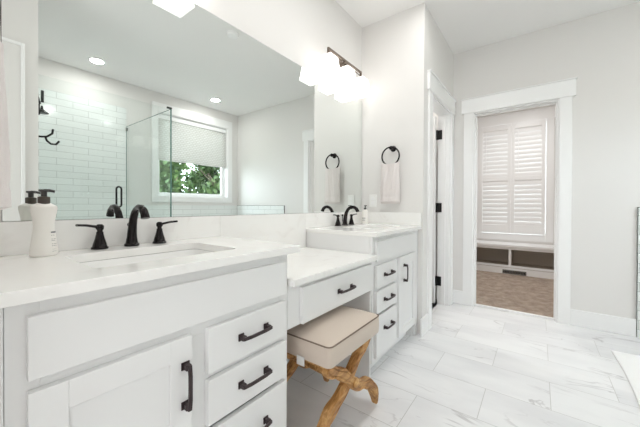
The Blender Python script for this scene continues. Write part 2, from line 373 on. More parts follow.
d3 = struct(thing('door_3', (-.05, -1.6, 0), None, None), 'white closet door with casing, reflected at the mirror left edge', 'closet door')
B(-.42, .385, -1.5995, -1.588, .01, 2.18).build('door_leaf', paint, d3, .002)
MB().box(.385, .405, -1.5995, -1.578, .0, 2.20).box(-.42, .385, -1.5995, -1.578, 2.18, 2.20).build('door_trim', trimw, d3, .003)

# ---- baseboards
struct(MB().box(XE-.015, XE, -1.99, -1.58, 0, .143).box(XE-.015, XE, -.7055, -DR-.015, 0, .143).build('baseboard_far', trimw, None, .003), 'tall white baseboard along the end wall', 'baseboard')
struct(MB().box(2.39, 2.56, -DR-.016, -DR, 0, .143).box(3.435, XE-.015, -DR-.016, -DR, 0, .143).build('baseboard_side', trimw, None, .003), 'white baseboard at the wall corner past the far vanity', 'baseboard')
struct(B(1.665, XE-.012, -WW+.012, -WW+.024, 0, .01).build('baseboard_right', trimw), 'thin white base strip below the window tile', 'baseboard')
struct(MB().box(X2-.44, X2-.425, -2.3, -.18, 0.006, .10).build('baseboard_closet', trimw, None, .002), 'white baseboard under the storage bench', 'baseboard')

# ---- window 1 (over the tub, seen in the mirror)
w1 = struct(thing('window_1', (2.65, -WW, 1.11), None, None), 'large white framed window opposite the mirror, trees outside', 'window')
yf = -WW
MB().box(1.951, wx0, yf, yf+.018, 1.114, 2.59).box(wx1, 3.344, yf, yf+.018, 1.114, 2.59).box(wx0, wx1, yf, yf+.018, wz1, 2.59).box(wx0, wx1, yf, yf+.018, 1.114, wz0).build('window_casing', trimw, w1, .002)
MB().box(wx0, wx0+.012, yf-.12, yf, wz0, wz1).box(wx1-.012, wx1, yf-.12, yf, wz0, wz1).box(wx0+.012, wx1-.012, yf-.12, yf, wz0, wz0+.012).box(wx0+.012, wx1-.012, yf-.12, yf, wz1-.012, wz1).build('window_reveal', trimw, w1)
MB().box(wx0+.012, wx0+.06, yf-.115, yf-.07, wz0+.012, wz1-.012).box(wx1-.075, wx1-.012, yf-.115, yf-.07, wz0+.012, wz1-.012).box(wx0+.06, wx1-.075, yf-.115, yf-.07, wz0+.012, wz0+.06).box(wx0+.06, wx1-.075, yf-.115, yf-.07, wz1-.06, wz1-.012).build('window_frame', trimw, w1, .003)
B(wx0+.06, wx1-.075, yf-.096, yf-.090, wz0+.06, wz1-.06).build('window_pane', pane_glass, w1)
sh = thing('roller_shade', (2.65, yf-.04, 1.76), 'pale grey patterned fabric shade half lowered in the big window', 'window shade')
B(wx0+.014, wx1-.014, yf-.045, yf-.035, 1.765, 2.3715).build('shade_fabric', shade_f, sh)
B(wx0+.014, wx1-.014, yf-.062, yf-.02, 2.372, 2.44).build('valance', trimw, sh, .003)
B(wx0+.016, wx1-.016, yf-.048, yf-.032, 1.745, 1.765).build('hem_bar', shade_f, sh, .003)

# ---- window 2 with shutters
w2 = struct(thing('window_2', (X2, -.965, .5), None, None), 'white cased window behind shutters beyond the end doorway', 'window')
MB().box(X2-.018, X2, -.50, -.40, .50, 2.46).box(X2-.018, X2, -1.53, -1.43, .50, 2.46).box(X2-.018, X2, -1.43, -.50, .50, .61).box(X2-.024, X2, -1.55, -.38, 2.46, 2.62).box(X2-.034, X2, -1.56, -.37, 2.62, 2.635).build('window_casing', trimw, w2, .002)
B(X2+.06, X2+.066, -1.40, -.53, .63, 2.43).build('window_pane', pane_glass, w2)
def shutter(y0, y1, label):
    s_ = thing('plantation_shutter', (X2-.02, (y0+y1)/2, .61), label, 'shutter', 'white louvered shutter panels beyond the doorway')
    x0, x1 = X2-.044, X2-.018
    z0, z1 = .615, 2.455; st = .05
    MB().box(x0, x1, y0, y0+st, z0, z1).box(x0, x1, y1-st, y1, z0, z1).box(x0, x1, y0+st, y1-st, z0, z0+.14).box(x0, x1, y0+st, y1-st, z1-.09, z1).box(x0, x1, y0+st, y1-st, 1.50, 1.57).build('shutter_frame', trimw, s_, .003)
    lv = MB()
    for za, zb in ((z0+.14, 1.50), (1.57, z1-.09)):
        k = int(round((zb-za)/.072)); p = (zb-za)/k
        for i in range(k):
            zc = za+p*(i+.5)
            M = Matrix.Translation((x1-.008, 0, zc)) @ Matrix.Rotation(math.radians(-83), 4, 'Y')
            lv.prism([(-.043, 0), (-.02, .0045), (.0, .006), (.02, .0045), (.043, 0), (.02, -.0045), (0, -.006), (-.02, -.0045)], 'Y', y0+st-.001, y1-st+.001, M)
    lv.build('louvers', trimw, s_, smooth=True)
    B(x0-.018, x0-.008, y1-st-.055, y1-st-.047, 1.62, 2.32).build('tilt_rod', trimw, s_, .002)
    return s_
shutter(-.9665, -.498, 'left white louvered shutter panel above the bench')
shutter(-1.424, -.9675, 'right white louvered shutter panel above the bench')

# ---- bench with cubbies
be = thing('storage_bench', (X2-.2, -1.24, 0), 'white built-in bench with open cubbies coloured as shaded under the shuttered window', 'bench')
bx0, bx1 = X2-.40, X2-.002
B(bx0-.03, bx1, -2.29, -.19, .425, .462).build('bench_seat', trimw, be, .004)
fr = MB().box(bx0, bx0+.02, -2.29, -.19, .385, .425).box(bx0, bx0+.02, -2.29, -.19, .10, .135)
for y in (-.2, -.985, -1.77, -2.28): fr.box(bx0, bx0+.02, y-.018, y+.018, .135, .385)
fr.build('face_frame', trimw, be, .0015)
cb_ = MB().box(bx0+.02, bx1, -2.29, -.19, .01, .12).box(bx1-.01, bx1, -2.29, -.19, .12, .425)
for y in (-.2, -.985, -1.77, -2.28): cb_.box(bx0+.02, bx1-.01, y-.009, y+.009, .12, .425)
cb_.build('cubby_box', cubby, be)
vt = thing('floor_vent', (X2-.447, -1.04, .02), 'dark slotted air register in the bench base', 'vent')
B(X2-.449, X2-.441, -1.20, -.89, .012, .072).build('vent_frame', chrome, vt, .001)
sl = MB()
for i in range(14): sl.box(X2-.452, X2-.4492, -1.185+i*.0206, -1.185+i*.0206+.013, .024, .060)
sl.build('vent_slots', dark, vt)

# ------------------------------------------------------------------ vanities
ov = -.557     # overlay front face
ff = -.537     # face frame
def pull(cx, cz, parent, vertical=False, L=.110):
    """dark bronze bar pull with flared feet, on the front face y = ov"""
    M = Matrix.Translation((cx, ov, cz))
    if vertical: M = M @ Matrix.Rotation(PI/2, 4, 'Y')
    b = MB(); h = L/2
    for s in (-1, 1):
        b.box(s*h-.011, s*h+.011, -.004, 0, -.012, .012, M)
        b.prism([(s*h-.009, -.009), (s*h+.009, -.009), (s*h+.009, .009), (s*h-.009, .009)], 'Y', -.004, -.010, M) if False else b.box(s*h-.008, s*h+.008, -.022, -.004, -.0075, .0075, M)
    b.prism([(-h-.008, -.021), (-h-.008, -.028), (-h*.6, -.032), (h*.6, -.032), (h+.008, -.028), (h+.008, -.021), (h*.6, -.025), (-h*.6, -.025)], 'Z', -.0055, .0055, M)
    return b.build('handle', pullm, parent, .0015)
def shaker_door(x0, x1, z0, z1, name, parent, st=.061):
    b = MB().box(x0, x1, ov+.008, ov+.019, z0, z1).box(x0, x0+st, ov, ov+.008, z0, z1).box(x1-st, x1, ov, ov+.008, z0, z1).box(x0+st, x1-st, ov, ov+.008, z1-st, z1).box(x0+st, x1-st, ov, ov+.008, z0, z0+st)
    return b.build(name, cabw, parent, .0012)
def slab(x0, x1, z0, z1, name, parent): return B(x0, x1, ov, ov+.019, z0, z1).build(name, cabw, parent, .0015)
def cabinet(x0, x1, label, panel, drawers, door, hx, group):
    v = thing('vanity_cabinet', ((x0+x1)/2, -.27, 0), label, 'vanity cabinet', group)
    zt = .876
    # carcass: sides, bottom, back, face frame with openings
    b = MB().box(x0, x0+.018, ff+.02, -.003, 0, zt).box(x1-.018, x1, ff+.02, -.003, 0, zt).box(x0+.018, x1-.018, ff+.02, -.003, .10, .118).box(x0+.018, x1-.018, -.012, -.003, .118, zt)
    b.build('carcass', cabw, v, .001)
    xm0, xm1 = min(drawers[1], door[1]), max(drawers[0], door[0])
    ffm = MB().box(x0, x0+.05, ff, ff+.019, .10, zt).box(x1-.05, x1, ff, ff+.019, .10, zt).box(xm0-.012, xm1+.012, ff, ff+.019, .14, .68)
    ffm.box(x0+.05, x1-.05, ff, ff+.019, .10, .14).box(x0+.05, x1-.05, ff, ff+.019, .68, .735).box(x0+.05, x1-.05, ff, ff+.019, .83, zt)
    a, b_ = (xm1+.012, x1-.05) if drawers[0] > door[0] else (x0+.05, xm0-.012)
    ffm.box(a, b_, ff, ff+.019, .535, .57).box(a, b_, ff, ff+.019, .39, .43)
    ffm.build('face_frame', cabw, v, .001)
    B(x0+.018, x1-.018, -.47, -.452, 0, .10).build('toe_kick', cabw, v)
    slab(panel[0], panel[1], .720, .846, 'false_front', v)
    for (z0, z1) in ((.556, .694), (.398, .536), (.122, .380)):
        d = slab(drawers[0], drawers[1], z0, z1, 'drawer', v)
        zc = (z0+z1)/2 if z0 > .3 else .285
        pull((drawers[0]+drawers[1])/2+.006, zc+.003, d)
    dd = shaker_door(door[0], door[1], .122, .696, 'door', v)
    pull(hx, .562 if hx < 1 else .577, dd, True)
    return v
vg = 'white vanity cabinets below the sinks'
cabinet(.083, .862, 'near white vanity cabinet with shaker door and drawers at left', (.113, .838), (.499, .836), (.113, .448), .427, vg)
cabinet(1.612, 2.385, 'far white vanity cabinet with drawers left of its door', (1.642, 2.335), (1.638, 1.953), (1.998, 2.345), 2.085, vg)
tag(B(.042, .082, ff-.004, ff+.02, 0, .876).build('filler_strip', cabw, None, .001), 'narrow white filler strip between near wall and near cabinet', 'filler strip')
tag(B(2.386, 2.444, ff+.0, ff+.02, 0, .876).build('filler_strip', cabw, None, .001), 'narrow white filler strip between far cabinet and return wall', 'filler strip')
# dressing table section
dk = thing('makeup_table', (1.237, -.27, .57), 'low white makeup table with one wide drawer above the stool', 'makeup table')
MB().box(.863, .881, ff+.019, -.003, .575, .741).box(1.593, 1.611, ff+.019, -.003, .575, .741).box(.881, 1.593, -.02, -.003, .575, .741).box(.881, 1.593, ff+.019, -.02, .60, .612).build('carcass', cabw, dk)
MB().box(.863, .945, ff, ff+.019, .562, .741).box(1.563, 1.611, ff, ff+.019, .562, .741).box(.945, 1.563, ff, ff+.019, .715, .741).box(.945, 1.563, ff, ff+.019, .562, .59).build('face_frame', cabw, dk, .001)
dr = slab(.937, 1.580, .567, .720, 'drawer', dk)
pull(1.270, .643, dr, L=.118)
# recessed side panel trim facing the knee space
struct(MB().box(.863, 1.611, -.014, -.001, 0, .14).build('baseboard_left', trimw, None, .002), 'white baseboard in the knee space under the makeup table', 'baseboard')
tag(MB().box(1.598, 1.611, -.53, -.47, 0, .56).box(1.598, 1.611, -.14, -.016, 0, .56).box(1.598, 1.611, -.47, -.14, 0, .12).box(1.598, 1.611, -.47, -.14, .50, .56).box(1.606, 1.611, -.47, -.14, .12, .50).build('side_panel', cabw, None, .001), 'white framed side panel of far cabinet facing the knee space', 'side panel')

def worktop(x0, x1, y0, z0, z1, label, hole=None, splash_to=1.0105, side=None, sx=None):
    t = thing('worktop', ((x0+x1)/2, -.28, z0), label, 'worktop', 'white quartz worktops')
    bm_ = MB()
    if hole:
        hx0, hx1, hy0, hy1 = hole
        # outer and inner loops with rounded inner corners
        r = .03; inner = []
        for cx, cy, a0 in ((hx1-r, hy1-r, 0), (hx0+r, hy1-r, 90), (hx0+r, hy0+r, 180), (hx1-r, hy0+r, 270)):
            for k in range(7): a = math.radians(a0+15*k); inner.append((cx+r*math.cos(a), cy+r*math.sin(a)))
        bmv = bm_.bm
        outer = [(x1, -.001), (x0, -.001), (x0, y0), (x1, y0)]
        for z in (z0, z1):
            o4 = [bmv.verts.new((*p, z)) for p in outer]; iv = [bmv.verts.new((*p, z)) for p in inner]
            for q in range(4):
                seg = iv[q*7:(q+1)*7]
                for a, b_ in zip(seg, seg[1:]): bmv.faces.new((o4[q], a, b_))
                bmv.faces.new((o4[q], iv[q*7+6], iv[(q*7+7) % 28], o4[(q+1) % 4]))
            if z == z0: O0, I0 = o4, iv
            else: O1, I1 = o4, iv
        for q in range(4): bmv.faces.new((O0[q], O0[(q+1) % 4], O1[(q+1) % 4], O1[q]))
        for q in range(28): bmv.faces.new((I0[q], I0[(q+1) % 28], I1[(q+1) % 28], I1[q]))
    else: bm_.box(x0, x1, y0, -.001, z0, z1)
    bm_.build('slab', quartz, t, .002)
    sx = sx or (x0, x1)
    B(sx[0], sx[1], -.019, -.001, z1, splash_to).build('backsplash', quartz, t, .0015)
    if side: B(side, side+.019, y0+.003, -.019, z1, splash_to).build('side_splash', quartz, t, .0015)
    return t
H1 = (.250, .690, -.452, -.150); H2 = (1.86, 2.30, -.452, -.150)
worktop(.0415, .905, -.570, .8765, .9043, 'near white quartz worktop with sink at left of photo', H1)
worktop(1.606, 2.4445, -.570, .8765, .9043, 'far white quartz worktop with sink below the towel ring', H2, side=2.4255)
worktop(.864, 1.6105, -.573, .7415, .770, 'lower white quartz worktop of the makeup table between the sinks', None, sx=(.906, 1.605))

def sink(H, label):
    x0, x1, y0, y1 = H; t = thing('sink_basin', ((x0+x1)/2, (y0+y1)/2, .74), label, 'sink', 'white undermount sinks')
    b = MB(); prof = [(0.012, .8755), (0.0, .8755), (-.004, .86), (-.012, .80), (-.03, .765), (-.07, .752)]
    rings = []
    for off, z in [(.012, .8755), (.0, .8755), (-.006, .82), (-.016, .775), (-.045, .757), (-.10, .750)]:
        X0, X1, Y0, Y1 = x0-off, x1+off, y0-off, y1+off; r = .035; ring = []
        for cx, cy, a0 in ((X1-r, Y1-r, 0), (X0+r, Y1-r, 90), (X0+r, Y0+r, 180), (X1-r, Y0+r, 270)):
            for k in range(6): a = math.radians(a0+18*k); ring.append(b.bm.verts.new((cx+r*math.cos(a), cy+r*math.sin(a), z)))
        rings.append(ring)
    for a, c in zip(rings, rings[1:]):
        for i in range(24): b.bm.faces.new((a[i], a[(i+1) % 24], c[(i+1) % 24], c[i]))
    b.bm.faces.new(rings[-1])
    o = b.build('basin', white, t, smooth=True)
    sm = o.modifiers.new('thick', 'SOLIDIFY'); sm.thickness = .008; sm.offset = -1
    MB().lathe([(.021, .7505), (.021, .754), (.008, .7545)], (x0+x1)/2, (y0+y1)/2+.05, 20).build('drain', bronze, t, smooth=True)
sink(H1, 'white undermount basin in the near worktop'); sink(H2, 'white undermount basin in the far worktop')

def faucet(cx, label):
    yb, z = -.062, .9043
    t = thing('faucet', (cx, yb, z), label, 'faucet', 'dark bronze widespread faucets')
    b = MB().lathe([(.026, z+.0003), (.026, z+.008), (.021, z+.012), (.0185, z+.03)], cx, yb, 20)
    P = [(0, .02), (-.002, .05), (-.007, .08), (-.014, .105), (-.027, .128), (-.045, .144), (-.066, .151), (-.088, .149), (-.107, .138), (-.118, .122), (-.121, .112)]
    b.tube([(cx, yb+y, z+h) for y, h in P], [.0185, .0165, .0150, .0140, .0133, .013, .013, .0135, .014, .0145, .015], 16)
    b.build('spout', bronze, t, smooth=True)
    MB().tube([(cx, yb+.024, z+.03), (cx, yb+.024, z+.075)], .003, 8).lathe([(.004, z+.075), (.0075, z+.079), (.0075, z+.086), (.003, z+.090)], cx, yb+.024, 12).build('lift_rod', bronze, t, smooth=True)
    for s in (-1, 1):
        hx = cx+s*.105
        b = MB().lathe([(.0265, z+.0003), (.0265, z+.006), (.0225, z+.010), (.0205, z+.02), (.015, z+.038), (.0115, z+.054), (.0112, z+.060), (.0085, z+.064), (.0085, z+.068), (.0125, z+.074), (.0125, z+.084), (.007, z+.090)], hx, yb, 20)
        b.tube([(hx-s*.004, yb, z+.078), (hx+s*.018, yb-.002, z+.083), (hx+s*.042, yb-.006, z+.088), (hx+s*.070, yb-.010, z+.090)], [.007, .0065, .0075, .0085], 12, flat=[.9, .75, .6, .5])
        b.build('tap_handle', bronze, t, smooth=True)
    return t
faucet(.477, 'near dark bronze widespread faucet with gooseneck spout'); faucet(2.058, 'far dark bronze widespread faucet below the wall towel ring')

# ---- soap bottles
bt = thing('soap_bottle', (.214, -.105, .9043), 'large white waisted pump bottle on the near worktop', 'soap bottle')
z = .9045
MB().lathe([(.030, z), (.0345, z+.004), (.0340, z+.02), (.030, z+.05), (.0262, z+.08), (.0255, z+.10), (.0275, z+.12), (.0315, z+.140), (.0325, z+.150), (.031, z+.156), (.018, z+.164), (.013, z+.167)], .214, -.105, 36, sx=1.0, sy=.72).build('bottle_body', plastic, bt, smooth=True)
cap = MB().lathe([(.0150, z+.162), (.0150, z+.184), (.012, z+.186), (.006, z+.187), (.006, z+.198)], .214, -.105, 24).build('pump_collar', pump, bt, smooth=True)
MB().lathe([(.0075, z+.187), (.0075, z+.200), (.013, z+.203), (.0125, z+.208)], .214, -.105, 20).tube([(.214, -.105, z+.205), (.228, -.108, z+.205), (.239, -.110, z+.202)], [.005, .0045, .0038], 10).build('pump_head', pumpd, bt, smooth=True)
# small printed lines on the bottle's right face
lb = MB()
for k, (dz, wd, th) in enumerate([(.072, .020, .0042), (.064, .013, .0012), (.052, .017, .0012), (.047, .012, .0012), (.037, .017, .0012), (.031, .015, .0012), (.020, .012, .0012), (.014, .013, .0012)]):
    rr_ = {0: .0272}.get(k, .0272 + (.072-dz)*.115)
    a0 = math.radians(-62)
    nseg = 7
    for j in range(nseg):
        if k and j % 3 == 2: continue
        A = [a0 + (wd/rr_)*(q/nseg) for q in (j, j+.8)]
        pts = []
        for a in A:
            for ee in (.0003, .0007): pts.append((.214+(rr_+ee)*math.cos(a), -.105+.72*(rr_+ee)*math.sin(a)))
        lb.prism([pts[0], pts[2], pts[3], pts[1]], 'Z', z+dz, z+dz+th)
lb.build('label_text', ink, bt)
bf = thing('soap_bottle', (2.375, -.08, .9043), 'slim white pump bottle on the far worktop beside the outlet', 'soap bottle')
MB().lathe([(.026, z), (.0275, z+.004), (.0275, z+.105), (.024, z+.118), (.011, z+.130)], 2.372, -.082, 24).build('bottle_body', plastic, bf, smooth=True)
MB().lathe([(.0125, z+.128), (.0125, z+.142), (.005, z+.144), (.005, z+.158), (.010, z+.160), (.010, z+.166)], 2.372, -.082, 16).tube([(2.372, -.082, z+.163), (2.36, -.105, z+.162)], .004, 8).build('pump_head', pumpd, bf, smooth=True)
MB().box(2.3437, 2.3445, -.098, -.066, z+.048, z+.053).box(2.3437, 2.3445, -.094, -.070, z+.036, z+.038).box(2.3437, 2.3445, -.096, -.068, z+.028, z+.030).build('label_text', ink, bf)

# ---- mirror
mi = thing('wall_mirror', (1.29, -.003, 1.012), 'wide frameless mirror spanning the wall above both sinks', 'mirror')
B(.135, 2.441, -.0065, -.0055, 1.0125, 2.041).build('mirror_glass', mirror_m, mi)
B(.134, 2.442, -.0054, -.0005, 1.0115, 2.042).build('backing', chrome, mi)

# ---- vanity lights
def vanity_light(cx, label):
    t = thing('vanity_light', (cx, -.01, 2.16), label, 'vanity light', 'three-shade bath light bars')
    zb, yb = 2.228, -.088
    MB().prism([(cx-.06, zb-.06), (cx+.06, zb-.06), (cx+.06, zb+.06), (cx-.06, zb+.06)], 'Y', -.0005, -.020).build('backplate', nickel, t, .006)
    MB().box(cx-.014, cx+.014, yb, -.020, zb-.022, zb-.004).box(cx-.032, cx+.032, yb-.016, yb+.014, zb-.030, zb-.004).build('arm', nickel, t, .003)
    MB().box(cx-.252, cx+.252, yb-.008, yb+.008, zb-.004, zb+.012).box(cx-.252, cx-.236, yb-.008, yb+.008, zb-.036, zb-.004).box(cx+.236, cx+.252, yb-.008, yb+.008, zb-.036, zb-.004).tube([(cx-.236, yb, zb-.024), (cx+.236, yb, zb-.024)], .004, 8).build('bar', nickel, t, .002)
    for s in (-1, 0, 1):
        sx_ = cx+s*.240
        lo, hi = .068, .050
        f = MB(); zt_, z0_ = zb-.056, zb-.196
        def ring(h, z): return [f.bm.verts.new((sx_+a*h, yb+b_*h, z)) for a, b_ in ((-1, -1), (1, -1), (1, 1), (-1, 1))]
        rs = [ring(lo-.012, z0_+.003), ring(lo-.007, z0_+.0025), ring(lo, z0_+.003), ring(hi, zt_)]
        for a, b_ in zip(rs[2:], rs[3:]):
            for i in range(4): f.bm.faces.new((a[i], a[(i+1) % 4], b_[(i+1) % 4], b_[i]))
        f.bm.faces.new(rs[3]); f.bm.faces.new(rs[0][::-1])
        for a, b_ in zip(rs[:2], rs[1:3]):
            for i in range(4): f.bm.faces.new((a[i], a[(i+1) % 4], b_[(i+1) % 4], b_[i]))
        shd_ = f.build('lamp_shade', shade_glass, t, .004, 3)
        MB().box(sx_-lo, sx_+lo, yb-lo, yb-lo+.010, z0_, z0_+.0025).box(sx_-lo, sx_+lo, yb+lo-.010, yb+lo, z0_, z0_+.0025).box(sx_-lo, sx_-lo+.010, yb-lo+.010, yb+lo-.010, z0_, z0_+.0025).box(sx_+lo-.010, sx_+lo, yb-lo+.010, yb+lo-.010, z0_, z0_+.0025).build('shade_rim', rim_glass, shd_)
        MB().lathe([(.036, zb-.0555), (.036, zb-.050), (.014, zb-.040), (.009, zb-.028)], sx_, yb, 16).build('shade_holder', nickel, t, smooth=True)
    return t
vanity_light(2.02, 'three-shade nickel light bar above the far sink')
vanity_light(.470, 'three-shade nickel light bar above the near sink')

# ---- towel rings and towels
def towel_ring(label):
    t = thing('towel_ring', (2.445, -.30, 1.575), label, 'towel ring', 'bronze wall towel rings')
    MB().lathe([(.026, 0), (.026, .006), (.019, .012), (.013, .02), (.012, .04), (.017, .046), (.017, .056), (.008, .060)], 0, 0, 24, Matrix.Translation((2.4455, -.318, 1.568)) @ Matrix.Rotation(-PI/2, 4, 'Y')).build('mount', bronze, t, smooth=True)
    MB().tube([(2.396, -.312+.079*math.sin(a), 1.497+.079*math.cos(a)) for a in [2*PI*k/40 for k in range(40)]], .0066, 10, closed=True).build('ring', bronze, t, smooth=True)
    return t
def hand_towel(label):
    t = thing('hand_towel', (2.396, -.297, 1.10), label, 'towel', 'pale hand towels hung on the rings')
    # two hanging layers joined over the ring
    b = MB(); ny, nz = 26, 34; prof = []
    zt, zb_f, zb_b = 1.436, 1.104, 1.085
    # profile loop (x offset, z) going up the front, over, down the back
    for i in range(nz): prof.append(('f', i/(nz-1)))
    for k in range(1, 6): prof.append(('t', k/6))
    for i in range(nz): prof.append(('b', i/(nz-1)))
    rows = []
    for kind, s in prof:
        row = []
        for j in range(ny+1):
            u = j/ny*2-1
            if kind == 'f': z_ = zb_f+(zt-zb_f)*s; h = s
            elif kind == 'b': z_ = zt-(zt-zb_b)*s; h = 1-s
            else: z_ = zt+.012*math.sin(PI*s); h = 1
            wdt = .089-.007*h
            fold = .004*math.sin(7*u+1.3)*(1-.3*h)+.0025*math.sin(15*u+3*z_*6)
            th = .022+.010*(1-h)
            ed = (1-abs(u)**6)
            if kind == 'f': x = -th*(.35+.65*ed)+fold
            elif kind == 'b': x = th*.55*(.2+.8*ed)+fold*.6
            else: x = (-th*(.35+.65*ed)+fold)*(1-s)+(th*.55*(.2+.8*ed)+fold*.6)*s
            if kind == 'f' and .10 < s < .16: x += .0025
            sag = -.012*(1-u*u)*(kind == 't') - .008*(1-u*u)*h
            row.append(b.bm.verts.new((2.396+x, -.309+u*wdt, z_+sag)))
        rows.append(row)
    for r0, r1 in zip(rows, rows[1:]):
        for j in range(ny): b.bm.faces.new((r0[j], r0[j+1], r1[j+1], r1[j]))
    for j in range(ny): b.bm.faces.new((rows[0][j+1], rows[0][j], rows[-1][j], rows[-1][j+1]))
    n_ = len(rows)
    for c_ in (0, ny):
        for i in range(n_//2):
            a_ = (rows[i][c_], rows[i+1][c_], rows[n_-2-i][c_], rows[n_-1-i][c_])
            if len(set(a_)) == 4: b.bm.faces.new(a_)
    b.build('towel_cloth', towelm, t, smooth=True)
    return t
tr = towel_ring('dark bronze towel ring on the return wall above the far sink')
ht = hand_towel('pale pink hand towel hanging on the ring above the far sink')
copy_tree(tr, (.041, -.31, 1.575), PI, 'dark bronze towel ring on the near wall behind the big towel')
nt_ = copy_tree(ht, (.078, -.325, 1.055), PI, 'white hand towel at the left edge of the photo'); nt_.scale = (1, 1, 1.13)

# ---- outlet
ot = thing('wall_outlet', (2.4425, -.14, 1.06), 'white outlet plate on the return wall beside the far towel', 'outlet')
B(2.4405, 2.4455, -.158, -.088, 1.055, 1.17).build('cover_plate', plate, ot, .002)
for zz in (1.078, 1.118):
    MB().box(2.4385, 2.4405, -.140, -.106, zz, zz+.029).build('socket', trimw, ot, .001)

# ------------------------------------------------------------------ stool
st = thing('vanity_stool', (1.175, -.48, 0), 'beige cushioned stool on carved crossed wooden legs under the makeup table', 'stool')
sx0, sx1, sy0, sy1 = .948, 1.402, -.690, -.272
cu = MB(); N = 8
def rrect(x0, x1, y0, y1, r, z, bmv, seg=6):
    ring = []
    for cx, cy, a0 in ((x1-r, y1-r, 0), (x0+r, y1-r, 90), (x0+r, y0+r, 180), (x1-r, y0+r, 270)):
        for k in range(seg+1):
            a = math.radians(a0+90/seg*k); ring.append(bmv.verts.new((cx+r*math.cos(a), cy+r*math.sin(a), z)))
    return ring
levels = [(.014, .410, .02), (.003, .412, .022), (0, .418, .024), (-.002, .455, .024), (0, .494, .024), (.006, .502, .026), (.03, .512, .04), (.08, .522, .06), (.14, .527, .05), (.19, .528, .02)]
rings = [rrect(sx0+o_, sx1-o_, sy0+o_, sy1-o_, r_, z_, cu.bm) for o_, z_, r_ in levels]
for a, c in zip(rings, rings[1:]):
    for i in range(len(a)): cu.bm.faces.new((a[i], a[(i+1) % len(a)], c[(i+1) % len(a)], c[i]))
cu.bm.faces.new(rings[0][::-1]); cu.bm.faces.new(rings[-1])
seat = cu.build('seat_cushion', fabric, st, smooth=True)
pp = []
x0, x1, y0, y1, r_ = sx0+.001, sx1-.001, sy0+.001, sy1-.001, .025
for cx, cy, a0 in ((x1-r_, y1-r_, 0), (x0+r_, y1-r_, 90), (x0+r_, y0+r_, 180), (x1-r_, y0+r_, 270)):
    for k in range(7): a = math.radians(a0+15*k); pp.append((cx+r_*math.cos(a), cy+r_*math.sin(a), .498))
MB().tube(pp, .0032, 8, closed=True).build('piping', piping, seat, smooth=True)
MB().box(.968, 1.382, -.668, -.300, .392, .409).build('seat_rail', wood, st, .004)
tagp = MB().box(.9430, .9445, -.560, -.518, .386, .425).build('care_tag', mat('tag_white', (232, 232, 230), 0.6), st)
HW = {'scrolled': [.024, .031, .022, .031, .022, .028, .031, .020, .031, .020, .025, .015, .011],
      'plain': [.020, .024, .030, .019, .022, .023, .024, .023, .033, .019, .024, .017, .015]}
def carved(cx, s, y, style):
    """one S-curved carved member in the plane y, running from the upper side -s to the foot on side s"""
    cl = [(-.205, .400), (-.175, .372), (-.135, .350), (-.085, .318), (-.035, .278), (.0, .245), (.045, .212), (.095, .190), (.145, .170), (.190, .140), (.222, .098), (.238, .055), (.246, .018)]
    hw = HW[style]
    # smooth interpolation
    pts, ws = [], []
    n_ = len(cl)
    for i in range(n_-1):
        for k in range(6):
            t = k/6
            p0, p1, p2, p3 = cl[max(i-1, 0)], cl[i], cl[i+1], cl[min(i+2, n_-1)]
            f = lambda a, b_, c_, d_: .5*((2*b_)+(-a+c_)*t+(2*a-5*b_+4*c_-d_)*t*t+(-a+3*b_-3*c_+d_)*t**3)
            pts.append(Vector((f(p0[0], p1[0], p2[0], p3[0]), f(p0[1], p1[1], p2[1], p3[1]))))
            w0, w1_, w2_, w3_ = hw[max(i-1, 0)], hw[i], hw[i+1], hw[min(i+2, n_-1)]
            ws.append(f(w0, w1_, w2_, w3_))
    pts.append(Vector(cl[-1])); ws.append(hw[-1])
    m_ = MB(); secs = []
    for i, p in enumerate(pts):
        t = (pts[min(i+1, len(pts)-1)]-pts[max(i-1, 0)]).normalized(); nrm = Vector((-t.y, t.x))
        w_ = ws[i]*.92; dy = .020 if i < len(pts)-8 else .020-.006*(i-len(pts)+8)/7
        # cross-section with two carved grooves on each broad face
        sec = []
        for a, d_ in ((-1, .55), (-.86, 1), (-.62, 1), (-.5, .78), (-.38, 1), (0, 1.12), (.38, 1), (.5, .78), (.62, 1), (.86, 1), (1, .55)): sec.append((a, -d_))
        for a, d_ in ((1, .55), (.86, 1), (.62, 1), (.5, .78), (.38, 1), (0, 1.12), (-.38, 1), (-.5, .78), (-.62, 1), (-.86, 1), (-1, .55)): sec.append((a, d_))
        ring = []
        for a, d_ in sec:
            q = p+nrm*(a*w_); zz = max(q.y, 0.001)
            ring.append(m_.bm.verts.new((cx+s*q.x, y+d_*dy, zz)))
        secs.append(ring)
    L = len(secs[0])
    for a, b_ in zip(secs, secs[1:]):
        for k in range(L): m_.bm.faces.new((a[k], a[(k+1) % L], b_[(k+1) % L], b_[k]))
    m_.bm.faces.new(secs[0][::-1]); m_.bm.faces.new(secs[-1])
    return m_.build('leg', wood, st, smooth=True)
for y in (-.640, -.322):
    carved(1.178, 1, y-.012, 'scrolled'); carved(1.178, -1, y+.012, 'plain')
    MB().lathe([(.022, 0), (.022, .006), (.010, .012)], 0, 0, 16, Matrix.Translation((1.178, y-.034, .245)) @ Matrix.Rotation(PI/2, 4, 'X')).build('rosette', wood, st, smooth=True)
MB().tube([(1.178, -.60, .245), (1.178, -.48, .245), (1.178, -.36, .245)], [.016, .022, .016], 14).build('stretcher', wood, st, smooth=True)

